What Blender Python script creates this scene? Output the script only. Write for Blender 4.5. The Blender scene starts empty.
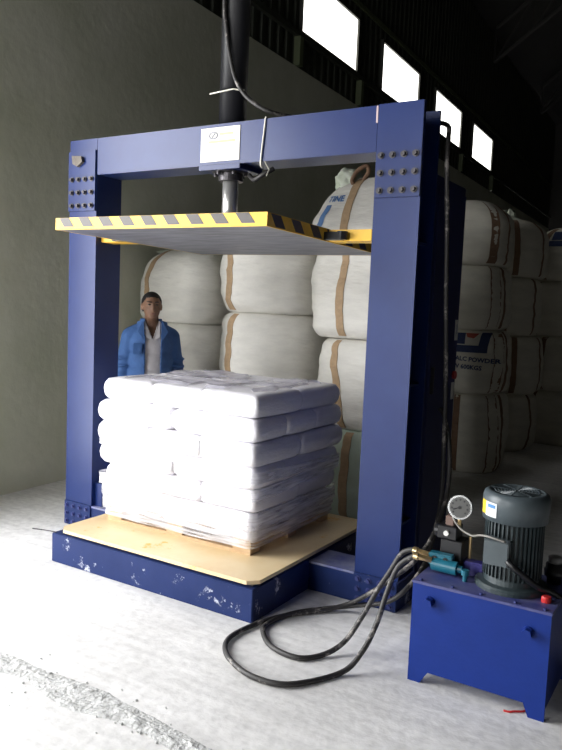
import bpy, bmesh, math, random
from mathutils import Vector, Matrix, noise

scene = bpy.context.scene
COL = scene.collection
PI = math.pi

# ------------------------------------------------------------------ camera
cd = bpy.data.cameras.new('camera')
cam = bpy.data.objects.new('camera', cd); COL.objects.link(cam)
F, YAW, PIT, ROL = 730.986, -0.5509, 0.0942, 0.0414
fw = Vector((math.sin(YAW) * math.cos(PIT), math.cos(YAW) * math.cos(PIT), -math.sin(PIT)))
rt = Vector((math.cos(YAW), -math.sin(YAW), 0)); up = rt.cross(fw)
r2 = rt * math.cos(ROL) + up * math.sin(ROL); u2 = -rt * math.sin(ROL) + up * math.cos(ROL)
M = Matrix((r2, u2, -fw)).transposed().to_4x4(); M.translation = (3.9267, -3.5447, 1.60)
cam.matrix_world = M
cd.sensor_fit = 'VERTICAL'; cd.sensor_height = 24.0; cd.lens = F / 750 * 24.0
cd.clip_start = 0.05; cd.clip_end = 200
scene.camera = cam

# ------------------------------------------------------------------ daylight: overcast sky through the big doorway in the left wall, just outside the frame
WK = -0.04
wd = Vector((WK, 1, 0)).normalized(); wn = Vector((wd.y, -wd.x, 0))
WO = Vector((-0.95, 0.4, 0))                 # the left wall runs along wd through WO
DOOR_U0, DOOR_U1, DOOR_H = -4.7, -1.45, 3.9
w = bpy.data.worlds.new('overcast_sky'); scene.world = w; w.use_nodes = True
bg = w.node_tree.nodes['Background']
bg.inputs[0].default_value = (0.98, 0.985, 1.0, 1); bg.inputs[1].default_value = 12.6
pl = bpy.data.lights.new('doorway_portal', 'AREA'); pl.shape = 'RECTANGLE'
pl.size = DOOR_U1 - DOOR_U0; pl.size_y = DOOR_H; pl.cycles.is_portal = True
po = bpy.data.objects.new('doorway_portal', pl); COL.objects.link(po)
pm = Matrix((wd, Vector((0, 0, 1)), -wn)).transposed().to_4x4()      # the portal faces into the shed (-Z along wn)
if pm.determinant() < 0: pm = Matrix((-wd, Vector((0, 0, 1)), -wn)).transposed().to_4x4()
pc0 = WO + wd * (DOOR_U0 + DOOR_U1) / 2; pm.translation = (pc0.x, pc0.y, DOOR_H / 2); po.matrix_world = pm
FDX0, FDX1, FDY, FDH = 0.20, 1.50, -7.2, 4.2          # added unseen opening in the wall behind the camera, brightens the bags
pf = bpy.data.lights.new('added_opening_portal', 'AREA'); pf.shape = 'RECTANGLE'; pf.size = FDX1 - FDX0; pf.size_y = FDH; pf.cycles.is_portal = True
pfo = bpy.data.objects.new('added_opening_portal', pf); COL.objects.link(pfo)
pfo.location = ((FDX0 + FDX1) / 2, FDY, FDH / 2); pfo.rotation_euler = (PI / 2, 0, 0); pfo.rotation_euler = (-PI / 2, 0, PI)
scene.view_settings.view_transform = 'Standard'; scene.view_settings.look = 'None'
scene.view_settings.gamma = 1.0; scene.view_settings.use_curve_mapping = False
scene.view_settings.exposure = 0.0
scene.cycles.use_denoising = True
scene.cycles.max_bounces = 10; scene.cycles.diffuse_bounces = 5; scene.cycles.transparent_max_bounces = 12

# ------------------------------------------------------------------ materials
MATS = {}
def mat(name, col, rough=0.6, metal=0.0, var=0.0, vscale=6.0, col2=None, bump=0.0, bscale=40.0, emit=0.0,
        scuff=None, scuff_amt=0.62, scuff_scale=14.0, stretch=None, coord='Object', spec=0.5):
    if name in MATS: return MATS[name]
    m = bpy.data.materials.new(name); m.use_nodes = True
    nt = m.node_tree; N = nt.nodes; L = nt.links
    b = N['Principled BSDF']
    b.inputs['Base Color'].default_value = (*col, 1)
    b.inputs['Roughness'].default_value = rough; b.inputs['Metallic'].default_value = metal
    b.inputs['Specular IOR Level'].default_value = spec
    tc = N.new('ShaderNodeTexCoord'); src = tc.outputs[coord]
    if stretch:
        mp = N.new('ShaderNodeMapping'); mp.inputs['Scale'].default_value = stretch
        L.new(src, mp.inputs['Vector']); src = mp.outputs[0]
    out = None
    if var > 0 or col2:
        n = N.new('ShaderNodeTexNoise'); n.inputs['Scale'].default_value = vscale; n.inputs['Detail'].default_value = 6
        n.inputs['Roughness'].default_value = 0.65
        L.new(src, n.inputs['Vector'])
        r = N.new('ShaderNodeValToRGB'); r.color_ramp.elements[0].position = 0.32; r.color_ramp.elements[1].position = 0.70
        c2 = col2 or tuple(min(1, c * (1 + var)) for c in col)
        c1 = col if col2 else tuple(c * (1 - var) for c in col)
        r.color_ramp.elements[0].color = (*c1, 1); r.color_ramp.elements[1].color = (*c2, 1)
        L.new(n.outputs['Fac'], r.inputs[0]); out = r.outputs[0]
        L.new(out, b.inputs['Base Color'])
    if scuff:
        n2 = N.new('ShaderNodeTexNoise'); n2.inputs['Scale'].default_value = scuff_scale; n2.inputs['Detail'].default_value = 9
        n2.inputs['Roughness'].default_value = 0.72
        L.new(src, n2.inputs['Vector'])
        r2_ = N.new('ShaderNodeValToRGB'); r2_.color_ramp.elements[0].position = scuff_amt
        r2_.color_ramp.elements[1].position = scuff_amt + 0.06
        L.new(n2.outputs['Fac'], r2_.inputs[0])
        mx = N.new('ShaderNodeMix'); mx.data_type = 'RGBA'
        L.new(r2_.outputs[0], mx.inputs[0])
        if out: L.new(out, mx.inputs[6])
        else: mx.inputs[6].default_value = (*col, 1)
        mx.inputs[7].default_value = (*scuff, 1)
        L.new(mx.outputs[2], b.inputs['Base Color'])
    if bump > 0:
        n3 = N.new('ShaderNodeTexNoise'); n3.inputs['Scale'].default_value = bscale; n3.inputs['Detail'].default_value = 5
        L.new(src, n3.inputs['Vector'])
        bp = N.new('ShaderNodeBump'); bp.inputs['Strength'].default_value = bump; bp.inputs['Distance'].default_value = 0.02
        L.new(n3.outputs['Fac'], bp.inputs['Height']); L.new(bp.outputs[0], b.inputs['Normal'])
    if emit > 0:
        b.inputs['Emission Color'].default_value = (*col, 1); b.inputs['Emission Strength'].default_value = emit
    MATS[name] = m; return m

def film_mat(name, col, opacity, rough=0.3):
    m = bpy.data.materials.new(name); m.use_nodes = True
    nt = m.node_tree; N = nt.nodes; L = nt.links
    b = N['Principled BSDF']; b.inputs['Base Color'].default_value = (*col, 1); b.inputs['Roughness'].default_value = rough
    o = N['Material Output']; t = N.new('ShaderNodeBsdfTransparent'); mx = N.new('ShaderNodeMixShader')
    tc = N.new('ShaderNodeTexCoord'); mp = N.new('ShaderNodeMapping'); mp.inputs['Scale'].default_value = (3, 3, 40)
    n = N.new('ShaderNodeTexNoise'); n.inputs['Scale'].default_value = 1.6; n.inputs['Detail'].default_value = 5
    L.new(tc.outputs['Object'], mp.inputs[0]); L.new(mp.outputs[0], n.inputs['Vector'])
    r = N.new('ShaderNodeMapRange'); r.inputs[1].default_value = 0.3; r.inputs[2].default_value = 0.7
    r.inputs[3].default_value = max(0, opacity - 0.3); r.inputs[4].default_value = min(1, opacity + 0.3)
    L.new(n.outputs['Fac'], r.inputs[0]); L.new(r.outputs[0], mx.inputs[0])
    L.new(t.outputs[0], mx.inputs[1]); L.new(b.outputs[0], mx.inputs[2]); L.new(mx.outputs[0], o.inputs[0])
    MATS[name] = m; return m

BLUE = mat('blue_paint', (0.005, 0.018, 0.105), 0.31, vscale=3.5, col2=(0.009, 0.026, 0.125), scuff=(0.45, 0.47, 0.58), scuff_amt=0.735, scuff_scale=9, spec=0.42)
BLUE_BASE = mat('blue_paint_scuffed', (0.008, 0.02, 0.09), 0.4, col2=(0.013, 0.028, 0.115), vscale=4, scuff=(0.55, 0.57, 0.66), scuff_amt=0.59, scuff_scale=7, spec=0.25)
BLUE_DUST = mat('blue_paint_dusty', (0.07, 0.09, 0.3), 0.7, col2=(0.30, 0.31, 0.38), vscale=5)
BLUE_TANK = mat('tank_blue_paint', (0.008, 0.03, 0.205), 0.45, spec=0.22, var=0.08, vscale=5, bump=0.05, bscale=60)
TANK_TOP = mat('tank_top_dusty_blue', (0.035, 0.045, 0.2), 0.5, col2=(0.11, 0.115, 0.24), vscale=9)
NAVY = mat('navy_cabinet_paint', (0.008, 0.012, 0.07), 0.5, var=0.1)
YEL = mat('yellow_paint', (0.80, 0.47, 0.035), 0.45, var=0.1, vscale=8)
YEL_W = mat('worn_yellow_plate', (0.76, 0.56, 0.30), 0.42, col2=(0.82, 0.66, 0.42), vscale=3.5, scuff=(0.72, 0.40, 0.03), scuff_amt=0.60, scuff_scale=4)
STRIPE = mat('dark_stripe_paint', (0.07, 0.06, 0.055), 0.5)
STEEL_U = mat('grey_steel_plate', (0.09, 0.09, 0.105), 0.5, col2=(0.24, 0.24, 0.27), vscale=4, stretch=(1, 4, 1))
BOLT = mat('bolt_steel', (0.07, 0.065, 0.07), 0.35, metal=0.5, var=0.3, vscale=50)
BOLT_B = mat('painted_bolt', (0.03, 0.04, 0.16), 0.4)
BLACKP = mat('black_paint', (0.012, 0.012, 0.014), 0.35)
CHROME = mat('chrome_rod', (0.8, 0.79, 0.76), 0.28, metal=0.75)
RUBBER = mat('hose_rubber', (0.03, 0.028, 0.027), 0.5, scuff=(0.25, 0.23, 0.21), scuff_amt=0.54, scuff_scale=9)
BRASS = mat('brass_fitting', (0.75, 0.55, 0.28), 0.3, metal=0.9)
WHITE_PL = mat('white_plate', (0.82, 0.80, 0.74), 0.4)
INK_GR = mat('faded_olive_ink', (0.55, 0.52, 0.30), 0.6)
INK_GREY = mat('grey_ink', (0.32, 0.33, 0.36), 0.6)
WIRE = mat('galvanised_wire', (0.6, 0.58, 0.5), 0.45, metal=0.3)
BAGM = mat('woven_white_bag', (0.72, 0.70, 0.645), 0.65, var=0.09, vscale=4, bump=0.45, bscale=8, stretch=(1, 1, 3.2))
BAGM2 = mat('woven_grey_bag', (0.68, 0.655, 0.57), 0.7, var=0.12, vscale=3, bump=0.3, bscale=8, stretch=(1, 1, 3))
BAGG = mat('pale_green_bag', (0.52, 0.62, 0.52), 0.65, var=0.08, vscale=4, bump=0.25, bscale=10)
LINER = mat('pale_green_liner', (0.62, 0.70, 0.52), 0.45, col2=(0.80, 0.82, 0.74), vscale=9)
STRAP = mat('tan_webbing', (0.42, 0.29, 0.17), 0.8, var=0.12, vscale=30)
STRAP_D = mat('brown_webbing', (0.22, 0.13, 0.08), 0.8, var=0.12, vscale=30)
PRINT_B = mat('navy_print', (0.03, 0.05, 0.14), 0.7)
PRINT_L = mat('blue_print', (0.10, 0.20, 0.42), 0.7)
PRINT_R = mat('red_print', (0.45, 0.10, 0.07), 0.7)
SACK = mat('white_sack', (0.84, 0.83, 0.85), 0.5, col2=(0.76, 0.74, 0.79), vscale=5, bump=0.35, bscale=14, stretch=(1, 1, 3))
FILM = film_mat('stretch_film', (0.86, 0.86, 0.90), 0.42)
FILM_T = film_mat('film_sheet', (0.62, 0.60, 0.68), 0.62, 0.25)
WOOD = mat('pallet_wood', (0.45, 0.30, 0.16), 0.75, col2=(0.58, 0.42, 0.25), vscale=6, stretch=(2, 12, 12))
CONC = mat('left_wall_render', (0.46, 0.475, 0.36), 0.9, col2=(0.60, 0.60, 0.50), vscale=0.9, scuff=(0.75, 0.75, 0.68), scuff_amt=0.69, scuff_scale=5.5, bump=0.2, bscale=12)
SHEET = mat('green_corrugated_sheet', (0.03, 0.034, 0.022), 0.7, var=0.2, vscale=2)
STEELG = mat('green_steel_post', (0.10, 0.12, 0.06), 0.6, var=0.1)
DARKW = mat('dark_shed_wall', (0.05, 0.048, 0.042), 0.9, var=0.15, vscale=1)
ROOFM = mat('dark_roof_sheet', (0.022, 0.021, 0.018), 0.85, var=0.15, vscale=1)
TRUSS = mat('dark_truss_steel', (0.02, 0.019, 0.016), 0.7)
PANE = mat('bright_daylight_pane', (1.0, 0.99, 0.93), 0.4, emit=3.0)
FRAMEM = mat('dark_window_frame', (0.05, 0.05, 0.04), 0.6)

def floor_mat():
    m = bpy.data.materials.new('dusty_concrete'); m.use_nodes = True
    nt = m.node_tree; N = nt.nodes; L = nt.links; b = N['Principled BSDF']; b.inputs['Roughness'].default_value = 0.85
    tc = N.new('ShaderNodeTexCoord')
    n1 = N.new('ShaderNodeTexNoise'); n1.inputs['Scale'].default_value = 1.3; n1.inputs['Detail'].default_value = 8; n1.inputs['Roughness'].default_value = 0.65
    n2 = N.new('ShaderNodeTexNoise'); n2.inputs['Scale'].default_value = 22; n2.inputs['Detail'].default_value = 6
    mp = N.new('ShaderNodeMapping'); mp.inputs['Scale'].default_value = (0.5, 9, 1); mp.inputs['Rotation'].default_value = (0, 0, 0.5)
    n3 = N.new('ShaderNodeTexNoise'); n3.inputs['Scale'].default_value = 2.2; n3.inputs['Detail'].default_value = 4
    L.new(tc.outputs['Object'], n1.inputs['Vector']); L.new(tc.outputs['Object'], n2.inputs['Vector'])
    L.new(tc.outputs['Object'], mp.inputs[0]); L.new(mp.outputs[0], n3.inputs['Vector'])
    r = N.new('ShaderNodeValToRGB'); r.color_ramp.elements[0].position = 0.3; r.color_ramp.elements[1].position = 0.68
    r.color_ramp.elements[0].color = (0.66, 0.648, 0.635, 1); r.color_ramp.elements[1].color = (0.88, 0.868, 0.855, 1)
    L.new(n1.outputs['Fac'], r.inputs[0])
    r2_ = N.new('ShaderNodeValToRGB'); r2_.color_ramp.elements[0].position = 0.30; r2_.color_ramp.elements[1].position = 0.6
    r2_.color_ramp.elements[0].color = (0.72, 0.72, 0.72, 1); r2_.color_ramp.elements[1].color = (1, 1, 1, 1)
    L.new(n3.outputs['Fac'], r2_.inputs[0])
    mx = N.new('ShaderNodeMix'); mx.data_type = 'RGBA'; mx.blend_type = 'MULTIPLY'; mx.inputs[0].default_value = 0.5
    L.new(r.outputs[0], mx.inputs[6]); L.new(r2_.outputs[0], mx.inputs[7])
    r3 = N.new('ShaderNodeValToRGB'); r3.color_ramp.elements[0].position = 0.34; r3.color_ramp.elements[1].position = 0.55
    r3.color_ramp.elements[0].color = (0.80, 0.80, 0.80, 1); r3.color_ramp.elements[1].color = (1, 1, 1, 1)
    L.new(n2.outputs['Fac'], r3.inputs[0])
    mx2 = N.new('ShaderNodeMix'); mx2.data_type = 'RGBA'; mx2.blend_type = 'MULTIPLY'; mx2.inputs[0].default_value = 0.6
    L.new(mx.outputs[2], mx2.inputs[6]); L.new(r3.outputs[0], mx2.inputs[7])
    L.new(mx2.outputs[2], b.inputs['Base Color'])
    bp = N.new('ShaderNodeBump'); bp.inputs['Strength'].default_value = 0.35; bp.inputs['Distance'].default_value = 0.01
    L.new(n2.outputs['Fac'], bp.inputs['Height']); L.new(bp.outputs[0], b.inputs['Normal'])
    return m
FLOOR = floor_mat()

# ------------------------------------------------------------------ helpers
def obj(name, bm, m, parent=None, smooth=False):
    me = bpy.data.meshes.new(name)
    if isinstance(bm, bmesh.types.BMesh):
        bmesh.ops.recalc_face_normals(bm, faces=bm.faces[:])
        bm.to_mesh(me); bm.free()
    else: me = bm
    if m: me.materials.clear(); me.materials.append(m)
    if smooth:
        for pgn in me.polygons: pgn.use_smooth = True
    o = bpy.data.objects.new(name, me); COL.objects.link(o)
    if parent: o.parent = parent
    return o
def share(name, me, parent=None, loc=(0, 0, 0), rot=(0, 0, 0)):
    o = bpy.data.objects.new(name, me); COL.objects.link(o)
    if parent: o.parent = parent
    o.location = loc; o.rotation_euler = rot
    return o
def tag(o, label, cat, group=None, kind=None):
    o['label'] = label; o['category'] = cat
    if group: o['group'] = group
    if kind: o['kind'] = kind
    return o
def thing(name, label, cat, loc=(0, 0, 0), rz=0.0, group=None):
    o = bpy.data.objects.new(name, None); COL.objects.link(o); o.empty_display_size = 0.1
    o.location = loc; o.rotation_euler = (0, 0, rz)
    return tag(o, label, cat, group)
def struct(o): o['kind'] = 'structure'; return o

def box(bm, x0, x1, y0, y1, z0, z1, bev=0.0):
    vs = [bm.verts.new((x, y, z)) for z in (z0, z1) for y in (y0, y1) for x in (x0, x1)]
    fs = [bm.faces.new([vs[i] for i in q]) for q in ((0, 2, 3, 1), (4, 5, 7, 6), (0, 1, 5, 4), (2, 6, 7, 3), (0, 4, 6, 2), (1, 3, 7, 5))]
    if bev > 0:
        es = list({e for f in fs for e in f.edges})
        bmesh.ops.bevel(bm, geom=es, offset=bev, segments=2, affect='EDGES', clamp_overlap=True)
    return bm
def bx(*a, **k): return box(bmesh.new(), *a, **k)
def cyl(bm, p0, p1, ra, rb=None, seg=20, caps=True):
    rb = ra if rb is None else rb
    p0 = Vector(p0); p1 = Vector(p1); d = (p1 - p0).normalized()
    a = d.orthogonal().normalized(); b = d.cross(a)
    r0 = [bm.verts.new(p0 + (a * math.cos(t) + b * math.sin(t)) * ra) for t in [2 * PI * i / seg for i in range(seg)]]
    r1 = [bm.verts.new(p1 + (a * math.cos(t) + b * math.sin(t)) * rb) for t in [2 * PI * i / seg for i in range(seg)]]
    for i in range(seg): bm.faces.new((r0[i], r0[(i + 1) % seg], r1[(i + 1) % seg], r1[i]))
    if caps: bm.faces.new(r0[::-1]); bm.faces.new(r1)
    return bm
def lathe(bm, prof, c=(0, 0, 0), seg=32):
    rings = []
    for r, z in prof:
        rings.append([bm.verts.new((c[0] + r * math.cos(2 * PI * i / seg), c[1] + r * math.sin(2 * PI * i / seg), c[2] + z)) for i in range(seg)])
    for k in range(len(rings) - 1):
        for i in range(seg): bm.faces.new((rings[k][i], rings[k][(i + 1) % seg], rings[k + 1][(i + 1) % seg], rings[k + 1][i]))
    bm.faces.new(rings[0][::-1]); bm.faces.new(rings[-1])
    return bm
def smooth_path(pts, n=8):
    P = [Vector(q) for q in pts]; out = []
    for i in range(len(P) - 1):
        a = P[max(0, i - 1)]; b = P[i]; c = P[i + 1]; d = P[min(len(P) - 1, i + 2)]
        for k in range(n):
            t = k / n
            out.append(0.5 * ((2 * b) + (c - a) * t + (2 * a - 5 * b + 4 * c - d) * t * t + (3 * b - a - 3 * c + d) * t ** 3))
    out.append(P[-1]); return out
def tube(bm, pts, r, seg=10, caps=True):
    P = [Vector(q) for q in pts]; rings = []; nrm = None
    for i, q in enumerate(P):
        t = (P[min(i + 1, len(P) - 1)] - P[max(i - 1, 0)]).normalized()
        nrm = t.orthogonal().normalized() if nrm is None else (nrm - t * nrm.dot(t)).normalized()
        b = t.cross(nrm); rr = r(i / (len(P) - 1)) if callable(r) else r
        rings.append([bm.verts.new(q + (nrm * math.cos(2 * PI * k / seg) + b * math.sin(2 * PI * k / seg)) * rr) for k in range(seg)])
    for i in range(len(rings) - 1):
        for k in range(seg): bm.faces.new((rings[i][k], rings[i][(k + 1) % seg], rings[i + 1][(k + 1) % seg], rings[i + 1][k]))
    if caps: bm.faces.new(rings[0][::-1]); bm.faces.new(rings[-1])
    return bm
def prism(bm, poly, y0, y1):     # polygon in x,z pushed along y
    a = [bm.verts.new((x, y0, z)) for x, z in poly]; b = [bm.verts.new((x, y1, z)) for x, z in poly]
    bm.faces.new(a); bm.faces.new(b[::-1])
    for i in range(len(poly)): bm.faces.new((a[i], b[i], b[(i + 1) % len(poly)], a[(i + 1) % len(poly)]))
    return bm
def bevel_all(bm, off, seg=2):
    bmesh.ops.bevel(bm, geom=bm.edges[:], offset=off, segments=seg, affect='EDGES', clamp_overlap=True); return bm
def bolt_mesh(r, h, m, name='bolt'):
    bm = bmesh.new(); cyl(bm, (0, 0, 0), (0, -h * 0.25, 0), r * 1.5, seg=14); cyl(bm, (0, -h * 0.25, 0), (0, -h, 0), r, seg=6)
    bmesh.ops.recalc_face_normals(bm, faces=bm.faces[:])
    me = bpy.data.meshes.new(name); bm.to_mesh(me); bm.free(); me.materials.append(m); return me

# ------------------------------------------------------------------ the shed
fl = bx(-1.6, 13, -8.6, 24, -0.3, 0.0)
struct(obj('floor', fl, FLOOR))
def wl(u, n, z): q = WO + wd * u + wn * n; return (q.x, q.y, z)
def wbox(bm, u0, u1, n0, n1, z0, z1):
    vs = [bm.verts.new(wl(u, n, z)) for z in (z0, z1) for n in (n0, n1) for u in (u0, u1)]
    for q in ((0, 2, 3, 1), (4, 5, 7, 6), (0, 1, 5, 4), (2, 6, 7, 3), (0, 4, 6, 2), (1, 3, 7, 5)): bm.faces.new([vs[i] for i in q])
    return bm
wlb = bmesh.new(); wbox(wlb, -9.0, DOOR_U0, -0.3, 0, 0, 4.66); wbox(wlb, DOOR_U1, 24, -0.3, 0, 0, 4.66); wbox(wlb, DOOR_U0, DOOR_U1, -0.3, 0, DOOR_H, 4.66)
wall = struct(obj('wall_left', wlb, CONC))
def corr(u0, u1, z0, z1):
    bm = bmesh.new(); pitch = 0.2; us = []
    u = u0
    while u < u1 - 1e-6:
        for du, n in ((0, 0), (0.08, 0), (0.10, 0.035), (0.16, 0.035), (0.18, 0)):
            if u + du < u1: us.append((u + du, n))
        u += pitch
    us.append((u1, 0))
    a = [bm.verts.new(wl(uu, n - 0.05, z0)) for uu, n in us]; b = [bm.verts.new(wl(uu, n - 0.05, z1)) for uu, n in us]
    for i in range(len(us) - 1): bm.faces.new((a[i], a[i + 1], b[i + 1], b[i]))
    c = [bm.verts.new(wl(uu, -0.15, z0)) for uu, n in us]; d = [bm.verts.new(wl(uu, -0.15, z1)) for uu, n in us]
    for i in range(len(us) - 1):
        bm.faces.new((c[i], d[i], d[i + 1], c[i + 1])); bm.faces.new((a[i], c[i], c[i + 1], a[i + 1])); bm.faces.new((b[i], b[i + 1], d[i + 1], d[i]))
    bm.faces.new((a[0], b[0], d[0], c[0])); bm.faces.new((a[-1], c[-1], d[-1], b[-1]))
    return bm
WIN = [(4.40 + 2.742 * k, 6.22 + 2.755 * k) for k in range(4)]
WZ0, WZ1 = 5.09, 5.91
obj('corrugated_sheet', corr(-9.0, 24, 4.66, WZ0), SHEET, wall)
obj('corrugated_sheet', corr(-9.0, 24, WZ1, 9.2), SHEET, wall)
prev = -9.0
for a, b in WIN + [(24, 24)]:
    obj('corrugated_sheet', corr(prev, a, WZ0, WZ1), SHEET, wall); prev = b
for k, (a, b) in enumerate(WIN):
    wf = bmesh.new()
    wbox(wf, a, b, -0.12, 0.02, WZ0, WZ0 + 0.04); wbox(wf, a, b, -0.12, 0.02, WZ1 - 0.04, WZ1)
    wbox(wf, a, a + 0.04, -0.12, 0.02, WZ0 + 0.04, WZ1 - 0.04); wbox(wf, b - 0.04, b, -0.12, 0.02, WZ0 + 0.04, WZ1 - 0.04)
    fr = struct(obj('window_%d' % (k + 1), wf, FRAMEM))
    obj('pane', wbox(bmesh.new(), a + 0.04, b - 0.04, -0.03, -0.01, WZ0 + 0.04, WZ1 - 0.04), PANE, fr)
sill = bmesh.new(); wbox(sill, -7.6, 24, -0.01, 0.05, WZ0 - 0.07, WZ0)
struct(obj('trim_1', sill, SHEET))
rail = bmesh.new(); wbox(rail, -7.6, 24, 0.0, 0.03, 6.05, 6.12)
struct(obj('trim_2', rail, STEELG))
n_tr = 3
for u in (1.66, 4.34, 6.30, 9.05, 11.8, 14.5):
    struct(obj('trim_%d' % n_tr, wbox(bmesh.new(), u - 0.045, u + 0.045, -0.02, 0.07, 4.66, WZ0 - 0.07), STEELG)); n_tr += 1
# wall in front (behind the camera) with the added opening, right and far walls, roof
f1 = bmesh.new()
box(f1, -1.4, FDX0, FDY - 0.3, FDY, 0, 12); box(f1, FDX1, 13, FDY - 0.3, FDY, 0, 12); box(f1, FDX0, FDX1, FDY - 0.3, FDY, FDH, 12)
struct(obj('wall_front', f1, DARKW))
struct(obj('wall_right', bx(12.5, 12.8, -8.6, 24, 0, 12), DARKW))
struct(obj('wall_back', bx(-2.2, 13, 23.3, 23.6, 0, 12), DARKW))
def roof_z(x): t = (x + 1.4) / 14.2; return 8.2 + 3.2 * math.sin(PI * min(1, max(0, t)))
rb = bmesh.new(); xs = [-2.4 + 15.6 * i / 20 for i in range(21)]
lo = [[rb.verts.new((x, y, roof_z(x))) for x in xs] for y in (-8.7, 24)]; hi = [[rb.verts.new((x, y, roof_z(x) + 0.2)) for x in xs] for y in (-8.7, 24)]
for i in range(20):
    rb.faces.new((lo[0][i], lo[1][i], lo[1][i + 1], lo[0][i + 1])); rb.faces.new((hi[0][i], hi[0][i + 1], hi[1][i + 1], hi[1][i]))
    for k in (0, 1): rb.faces.new((lo[k][i], lo[k][i + 1], hi[k][i + 1], hi[k][i]))
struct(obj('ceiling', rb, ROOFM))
for y in (4.2, 9.0, 13.8, 18.6):
    tb = bmesh.new()
    top = [(-1.3 + 13.6 * i / 16, roof_z(-1.3 + 13.6 * i / 16) - 0.12) for i in range(17)]; bot = [(x, z - 0.75) for x, z in top]
    tube(tb, [(x, y, z) for x, z in top], 0.05, 6); tube(tb, [(x, y, z) for x, z in bot], 0.05, 6)
    for i in range(16):
        cyl(tb, (bot[i][0], y, bot[i][1]), (top[i + 1][0], y, top[i + 1][1]), 0.025, seg=6); cyl(tb, (top[i][0], y, top[i][1]), (bot[i][0], y, bot[i][1]), 0.025, seg=6)
    struct(obj('trim_%d' % n_tr, tb, TRUSS)); n_tr += 1

# slab joint with crumbled powder across the floor in front of the machine
random.seed(4)
jb = bmesh.new(); nx, ny = 150, 16; grid = []
for i in range(nx):
    row = []
    for j in range(ny):
        x = 0.2 + 3.3 * i / (nx - 1); v = (j / (ny - 1)) * 2 - 1
        cyj = -1.55 + 0.035 * noise.noise((x * 2.2, 3, 0)); wdt = 0.075 * (1 + 0.6 * noise.noise((x * 3, 9, 0))) * min(1, (3.5 - x) / 1.6)
        y = cyj + v * wdt
        h = max(0, 1 - v * v) * (0.005 + 0.014 * max(0, noise.fractal((x * 14, y * 22, 2), 0.8, 2.1, 4)))
        row.append(jb.verts.new((x, y, h - 0.001)))
    grid.append(row)
for i in range(nx - 1):
    for j in range(ny - 1): jb.faces.new((grid[i][j], grid[i + 1][j], grid[i + 1][j + 1], grid[i][j + 1]))
POWDER = mat('white_powder', (0.72, 0.72, 0.71), 0.95, col2=(0.42, 0.42, 0.41), vscale=16, bump=0.6, bscale=60)
rub = bmesh.new()
o = obj('powder_ridge', jb, POWDER); tag(o, 'crumbled ridge of white powder along the slab joint in the foreground', 'powder', kind='stuff')
for k in range(110):
    x = random.uniform(1.1, 2.7); y = -1.55 + random.gauss(0, 0.07); s = random.uniform(0.002, 0.007)
    mtx = Matrix.Translation((x, y, s * 0.55)) @ Matrix.Rotation(random.uniform(0, 6), 4, Vector((random.random(), random.random(), 1)).normalized()) @ Matrix.Diagonal((s, s * random.uniform(.6, 1), s * .6, 1))
    bmesh.ops.create_icosphere(rub, subdivisions=1, radius=1, matrix=mtx)
tag(obj('powder_crumbs', rub, POWDER), 'loose crumbs of dried powder scattered beside the foreground slab joint', 'debris', kind='stuff')

# ------------------------------------------------------------------ the hydraulic press
W, PW, H, HB, PD, ZC = 2.527, 0.254, 2.651, 2.414, 0.231, 0.1685
BX0, BX1, BY0, BY1, BZ = 0.520, 1.988, -0.574, 0.805, 0.177
press = thing('hydraulic_press', 'blue steel portal-frame press with yellow hazard-striped platen over the pallet', 'press')
# base: box frame plus outriggers under the posts
bb = bx(BX0, BX1, BY0, BY1, 0.0, BZ, bev=0.004)
base = obj('base_frame', bb, BLUE_BASE, press)
for x0, x1 in ((0.0, BX0), (BX1, W)):
    obj('outrigger', bx(x0, x1, 0.0, PD, 0.0, ZC - 0.012, bev=0.003), BLUE_BASE, press)
    obj('outrigger_top', bx(x0, x1, -0.004, PD + 0.004, ZC - 0.012, ZC), BLUE_DUST, press)
BOLT_ME = bolt_mesh(0.012, 0.022, BOLT); BOLT_P = bolt_mesh(0.011, 0.016, BOLT_B)
for x0 in (0.0, W - PW):
    sp = obj('splice_plate', bx(x0, x0 + PW, -0.012, 0.0, 0.004, ZC + 0.004, bev=0.002), BLUE_BASE, press)
    for i in range(4):
        for j in range(3): share('bolt', BOLT_P, sp, (x0 + 0.028 + 0.064 * i, -0.012, 0.03 + 0.056 * j))
# yellow floor plate with clipped corners over a dark slab
c = 0.05; X0, X1, Y0, Y1 = BX0 + 0.035, BX1 + 0.002, BY0 + 0.012, BY1 - 0.01
pl2 = bmesh.new(); poly = [(X0 + c, Y0), (X1 - c, Y0), (X1, Y0 + c), (X1, Y1 - c), (X1 - c, Y1), (X0 + c, Y1), (X0, Y1 - c), (X0, Y0 + c)]
lo_ = [pl2.verts.new((x, y, BZ + 0.012)) for x, y in poly]; hi_ = [pl2.verts.new((x, y, BZ + 0.032)) for x, y in poly]
pl2.faces.new(lo_[::-1]); pl2.faces.new(hi_)
for i in range(8): pl2.faces.new((lo_[i], lo_[(i + 1) % 8], hi_[(i + 1) % 8], hi_[i]))
obj('floor_plate', pl2, YEL_W, press)
obj('dark_gap_slab', bx(X0 + 0.03, X1 - 0.03, Y0 + 0.03, Y1 - 0.03, BZ, BZ + 0.012), STRIPE, press)  # dark slab colours in the shadow gap between plate and base
PLZ = BZ + 0.032
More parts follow.
